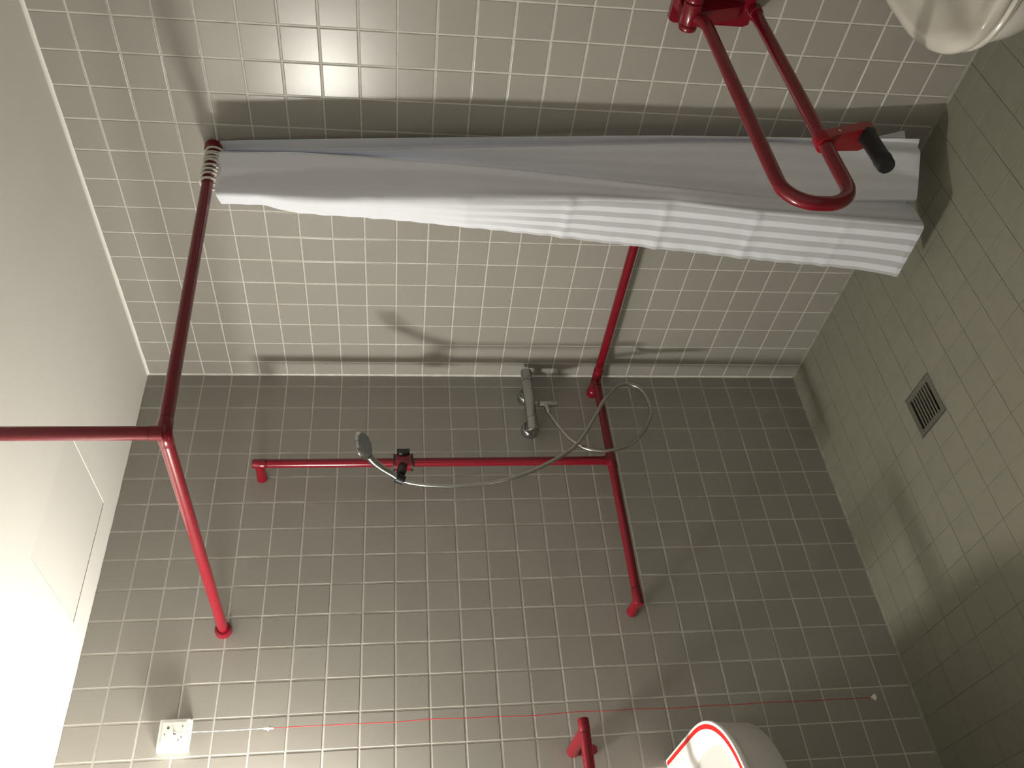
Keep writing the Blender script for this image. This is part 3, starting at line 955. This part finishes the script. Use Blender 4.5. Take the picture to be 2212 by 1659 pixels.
# tapered plate hanging from the clamp (profile in y-z), thick along x
ZB = 0.567
prof = [(-0.018, Z2), (-0.0165, ZB + 0.010), (-0.012, ZB - 0.012), (0.000, ZB - 0.022), (0.026, ZB - 0.020), (0.038, ZB - 0.008), (0.042, ZB + 0.008), (0.018, Z2)]
bracket = prism('bracket_plate', [(y, z) for y, z in prof], (PX + 0.004, DYC, 0), (0, 1, 0), (0, 0, 1), (1, 0, 0), 0.026, M['red_bright'], ph, bev=0.003)
for v in bracket.data.vertices:
    v.co.x += max(0.0, (Z2 - v.co.z) / (Z2 - ZB)) * 0.046
lathe('screw', [(0.0, 0.0), (0.0, 0.0042), (0.0012, 0.0042), (0.0016, 0.003), (0.0008, 0.002), (0.0008, 0.0)], (PX + 0.018, DYC - 0.0172, Z2 - 0.036), (0, -1, 0), M['chrome'], ph, seg=16)
sp0 = Vector((-0.556, DYC + 0.001, ZB + 0.006)); sd = Vector((-1, 0.0, -0.035)).normalized()
lathe('spindle', [(0.0, 0.0), (0.0, 0.0205), (0.004, 0.0212), (0.010, 0.0190), (0.086, 0.0185), (0.090, 0.0200), (0.096, 0.0200), (0.100, 0.0190), (0.112, 0.0190), (0.118, 0.0165), (0.120, 0.0)], sp0, sd, M['black'], ph, seg=32)
rebase(ph)

# ---------------------------------------------------------------- toilet (wall hung, lid closed)
TY = -1.814
toilet = thing('toilet', 'white wall-hung toilet with closed lid below the drop-down rail', 'toilet', (0, TY, 0))


def oval(xf, hw, xb=-0.03, n=56, pw=2.35, taper=0.90):
    """outline from the wall to a rounded front (x from xb to xf), half width hw"""
    pts = []
    xm = xb + (xf - xb) * 0.46
    for k in range(n):
        a = 2 * math.pi * k / n
        c, s = math.cos(a), math.sin(a)
        if c >= 0:      # front
            x = xm + (xf - xm) * abs(c) ** (2 / pw)
            y = hw * math.copysign(abs(s) ** (2 / pw), s)
        else:           # back
            x = xm + (xb - xm) * abs(c) ** (2 / 5.0)
            t = abs(c)
            y = hw * (1 - (1 - taper) * t) * math.copysign(abs(s) ** (2 / 5.0), s)
        pts.append((x, TY + y))
    return pts


def loft(name, rings, material, parent, cap0=True, cap1=True, angle=50):
    bm = bmesh.new()
    R = [[bm.verts.new(p) for p in r] for r in rings]
    n = len(R[0])
    for A, B in zip(R[:-1], R[1:]):
        for k in range(n):
            bm.faces.new((A[k], A[(k + 1) % n], B[(k + 1) % n], B[k]))
    if cap0: bm.faces.new(R[0][::-1])
    if cap1: bm.faces.new(R[-1])
    return bm_obj(name, bm, material, parent, True, angle)


def lv(z, xf, hw, xb=-0.0005, **k):
    return [(x, y, z) for x, y in oval(xf, hw, xb, **k)]


loft('bowl', [lv(0.075, -0.335, 0.100), lv(0.085, -0.36, 0.118), lv(0.13, -0.40, 0.135), lv(0.20, -0.452, 0.151), lv(0.28, -0.510, 0.166), lv(0.34, -0.548, 0.174), lv(0.385, -0.563, 0.177), lv(0.402, -0.560, 0.175)], M['ceramic'], toilet)
loft('seat', [lv(0.4035, -0.560, 0.174, -0.10), lv(0.406, -0.575, 0.181, -0.095), lv(0.416, -0.579, 0.183, -0.095), lv(0.424, -0.574, 0.181, -0.095), lv(0.426, -0.564, 0.176, -0.10)], M['seat'], toilet)
loft('lid', [lv(0.4275, -0.566, 0.177, -0.10), lv(0.430, -0.580, 0.184, -0.095), lv(0.444, -0.585, 0.186, -0.092), lv(0.456, -0.579, 0.183, -0.094), lv(0.4625, -0.558, 0.170, -0.10),
             lv(0.4640, -0.528, 0.152, -0.115), lv(0.4590, -0.505, 0.138, -0.13), lv(0.4560, -0.470, 0.118, -0.15), lv(0.4560, -0.30, 0.03, -0.20)], M['seat'], toilet)
box('hinge', (-0.098, TY - 0.10, 0.402), (-0.055, TY + 0.10, 0.448), M['seat'], toilet, bev=0.008, seg=3)
rebase(toilet)

# ---------------------------------------------------------------- washbasin
BX = -1.752; BW = 0.317; BD = 0.592; BZ = 0.831
basin = thing('washbasin', 'white washbasin with a red line along its rim', 'washbasin', (BX, 0, 0.72))


def dshape(inset, n=60, yb=-0.0008, pull=0.0):
    """D-shaped basin outline; straight sides from the wall, big round front"""
    hw = BW - inset; fr = -(BD - inset); y_s = -0.265 + pull
    pts = [(BX + hw, yb - inset * 0.0)]
    ns = 8
    for k in range(1, ns):
        pts.append((BX + hw, yb + (y_s - yb) * k / ns))
    for k in range(n + 1):
        a = math.pi * k / n
        p = 2.25
        c, s = math.cos(a), math.sin(a)
        pts.append((BX + hw * math.copysign(abs(c) ** (2 / p), c), y_s + (fr - y_s) * abs(s) ** (2 / p)))
    for k in range(ns - 1, 0, -1):
        pts.append((BX - hw, yb + (y_s - yb) * k / ns))
    pts.append((BX - hw, yb))
    return pts


def dr(z, inset, **k):
    return [(x, y, z) for x, y in dshape(inset, **k)]


def inner(z, hw, y0, y1, cx=BX, n=77, p=2.6):
    """inner bowl ring with the same vertex count"""
    cy, hd_ = (y0 + y1) / 2, (y0 - y1) / 2
    base = dshape(0.0)
    out = []
    for (x, y) in base:
        # direction from the basin centre
        dx, dy = (x - BX) / BW, (y - (-0.27)) / 0.30
        L = (abs(dx) ** p + abs(dy) ** p) ** (1 / p) + 1e-9
        out.append((cx + dx / L * hw, cy + dy / L * hd_, z))
    return out


loft('apron', [dr(0.722, 0.030), dr(0.7225, 0.016), dr(0.730, 0.0095), dr(0.800, 0.0065), dr(0.8175, 0.006), dr(0.8190, 0.006)], M['basin_side'], basin)
loft('bowl', [dr(0.8190, 0.006), dr(0.8195, 0.0010), dr(0.822, 0.0), dr(0.828, 0.0), dr(0.8305, 0.0015), dr(0.8310, 0.004),
              dr(0.8310, 0.030, yb=-0.012),
              inner(0.8300, 0.262, -0.055, -0.535), inner(0.8230, 0.250, -0.105, -0.525), inner(0.780, 0.225, -0.135, -0.500), inner(0.728, 0.16, -0.19, -0.44), inner(0.7225, 0.05, -0.28, -0.36)], M['basin'], basin, cap0=False, angle=40)
# red inlay line
bm = bmesh.new()
o_, i_ = dshape(0.0085, yb=-0.010), dshape(0.0195, yb=-0.010)
A = [bm.verts.new((x, y, BZ + 0.0006)) for x, y in o_]; B = [bm.verts.new((x, y, BZ + 0.0006)) for x, y in i_]
A2 = [bm.verts.new((x, y, BZ - 0.001)) for x, y in o_]; B2 = [bm.verts.new((x, y, BZ - 0.001)) for x, y in i_]
for k in range(len(A) - 1):
    bm.faces.new((A[k], A[k + 1], B[k + 1], B[k])); bm.faces.new((A2[k], A2[k + 1], A[k + 1], A[k])); bm.faces.new((B[k], B[k + 1], B2[k + 1], B2[k]))
bm_obj('rim_line', bm, M['stripe_red'], basin)
lathe('waste', [(0.0, 0.0), (0.0, 0.030), (0.002, 0.030), (0.003, 0.026), (0.0015, 0.022), (0.0015, 0.0)], (BX, -0.32, 0.7225), (0, 0, 1), M['chrome'], basin)
rebase(basin)

# ---------------------------------------------------------------- short grab rail next to the basin
SY, SZB = -0.195, 1.0985
sg = thing('basin_grab_rail', 'short red grab rail on the left wall above the washbasin', 'grab rail', (-1.41, 0, SZB))
tube('rail_pipe', [(-1.4085, SY, SZB), (-1.99, SY, SZB)], RP, M['red'], sg)
tube('joint_core', [(-1.402, SY, SZB), (-1.414, SY, SZB)], RP - 0.0015, M['dark_gap'], sg)
tube('end_cap', [(-1.407, SY, SZB), (-1.3695, SY, SZB)], RP + 0.0004, M['red'], sg, round_end=0.003)
tube('end_cap', [(-1.991, SY, SZB), (-2.03, SY, SZB)], RP + 0.0004, M['red'], sg, round_end=0.003)
tube('wall_foot', [(-1.398, SY, SZB), (-1.398, -0.0002, SZB)], [0.0140, 0.0178], M['red'], sg)
tube('wall_foot', [(-2.00, SY, SZB), (-2.00, -0.0002, SZB)], [0.0140, 0.0178], M['red'], sg)
prism('foot_plate', [(-0.014, 0.0), (-0.014, -0.060), (-0.008, -0.070), (0.008, -0.070), (0.014, -0.060), (0.014, 0.0)], (-1.398, -0.0055, SZB), (1, 0, 0), (0, 0, 1), (0, 1, 0), 0.010, M['red'], sg, bev=0.002)
rebase(sg)

# ---------------------------------------------------------------- emergency pull cord
CX, CZ = -1.300, 2.1985
call = thing('pull_cord_switch', 'white emergency pull cord switch on the left tiled wall with red cord', 'pull cord', (CX, 0, CZ))
box('back_box', (CX - 0.0425, -0.013, CZ - 0.0425), (CX + 0.0425, -0.0002, CZ + 0.0425), M['white_plastic'], call, bev=0.003)
cover = box('cover', (CX - 0.0405, -0.026, CZ - 0.0405), (CX + 0.0405, -0.0135, CZ + 0.0405), M['white_plastic'], call, bev=0.004, seg=3)
box('inset_face', (CX - 0.029, -0.0272, CZ - 0.030), (CX + 0.031, -0.0255, CZ + 0.031), M['white_plastic'], cover, bev=0.0006)
for (dx, dz, w, h) in ((0.0150, 0.0155, 0.0058, 0.0060), (-0.0020, 0.0225, 0.0045, 0.0017), (-0.0180, -0.0150, 0.0052, 0.0017)):
    box('indicator_window', (CX + dx - w / 2, -0.0277, CZ + dz - h / 2), (CX + dx + w / 2, -0.0268, CZ + dz + h / 2), M['grey_print'], cover)
for (dx, dz) in ((0.0180, -0.0215), (-0.0110, -0.0218)):
    lathe('screw_hole', [(0, 0), (0, 0.0017), (0.0009, 0.0017), (0.0009, 0)], (CX + dx, -0.0270, CZ + dz), (0, -1, 0), M['grey_print'], cover, seg=12)
lathe('cord_eye', [(0, 0), (0, 0.0036), (0.001, 0.0036), (0.0014, 0.0026), (0.0002, 0.0018), (0.0002, 0)], (CX, -0.0270, CZ - 0.0030), (0, -1, 0), M['brown_hole'], cover, seg=20)
CY = -0.0405
def wob(z0, z1, n, amp, seed, top=None):
    r = np.random.RandomState(seed); out = []
    ph1, ph2 = r.rand(2) * 6
    for k in range(n + 1):
        z = z0 + (z1 - z0) * k / n
        e = math.sin(math.pi * k / n)
        out.append((CX - 0.0028 + e * amp * (math.sin(z * 13 + ph1) + 0.7 * math.sin(z * 31 + ph2)), CY + e * amp * 0.5 * math.sin(z * 17 + ph2), z))
    return out
tube('white_cord', [(CX, -0.027, CZ - 0.003), (CX, -0.034, CZ - 0.0035), (CX - 0.001, CY + 0.001, CZ - 0.008)] + wob(CZ - 0.018, 1.958, 26, 0.0005, 1), 0.0013, M['white_cord'], call, seg=8)
lathe('connector', [(0, 0), (0, 0.0018), (0.004, 0.0036), (0.011, 0.0036), (0.0125, 0.0044), (0.0135, 0.0078), (0.0155, 0.0078), (0.0165, 0.0044), (0.018, 0.0036), (0.025, 0.0036), (0.029, 0.0018), (0.029, 0)], (CX - 0.0028, CY, 1.9600), (0, 0, -1), M['white_plastic'], call, seg=20)
tube('red_cord', wob(1.932, 0.168, 90, 0.0016, 5), 0.0010, M['red_cord'], call, seg=8)
lathe('pull_toggle', [(0, 0), (0, 0.0032), (0.004, 0.0036), (0.008, 0.0052), (0.010, 0.0088), (0.0125, 0.0096), (0.014, 0.0085), (0.014, 0)], (CX - 0.0028, CY, 0.1685), (0.05, 0, -1), M['white_plastic'], call, seg=16)
rebase(call)

# ---------------------------------------------------------------- floor drain
drain = thing('floor_drain', 'square slotted steel floor drain set in the tiled floor', 'drain', ((DX0 + DX1) / 2, (DY0 + DY1) / 2, 0))
bm = bmesh.new()
fw = 0.018
for lo, hi in (((DX0, DY0), (DX1, DY0 + fw)), ((DX0, DY1 - fw), (DX1, DY1)), ((DX0, DY0 + fw), (DX0 + fw, DY1 - fw)), ((DX1 - fw, DY0 + fw), (DX1, DY1 - fw))):
    add_box(bm, (lo[0], lo[1], -0.004), (hi[0], hi[1], 0.0006))
bm_obj('frame', bm, M['steel'], drain, smooth=False, angle=None)
# bright raised rim on the two long edges
for xx in (DX0, DX1):
    tube('rim', [(xx, DY0, 0.0010), (xx, DY1, 0.0010)], 0.0016, M['chrome_soft'], drain, seg=10)
iy0, iy1 = DY0 + fw, DY1 - fw
nbar = 7
step = (iy1 - iy0) / (nbar + 1)
for k in range(nbar):
    yc = iy0 + step * (k + 1)
    bo = box('bar', (DX0 + fw - 0.001, yc - step * 0.27, -0.004), (DX1 - fw + 0.001, yc + step * 0.27, 0.0004), M['steel'], drain, bev=0.0008, seg=1)
bm = bmesh.new()
add_box(bm, (HX0 + 0.001, HY0 + 0.001, -0.052), (HX1 - 0.001, HY1 - 0.001, -0.045))
bm_obj('sump', bm, M['dark_gap'], drain, smooth=False, angle=None)
rebase(drain)
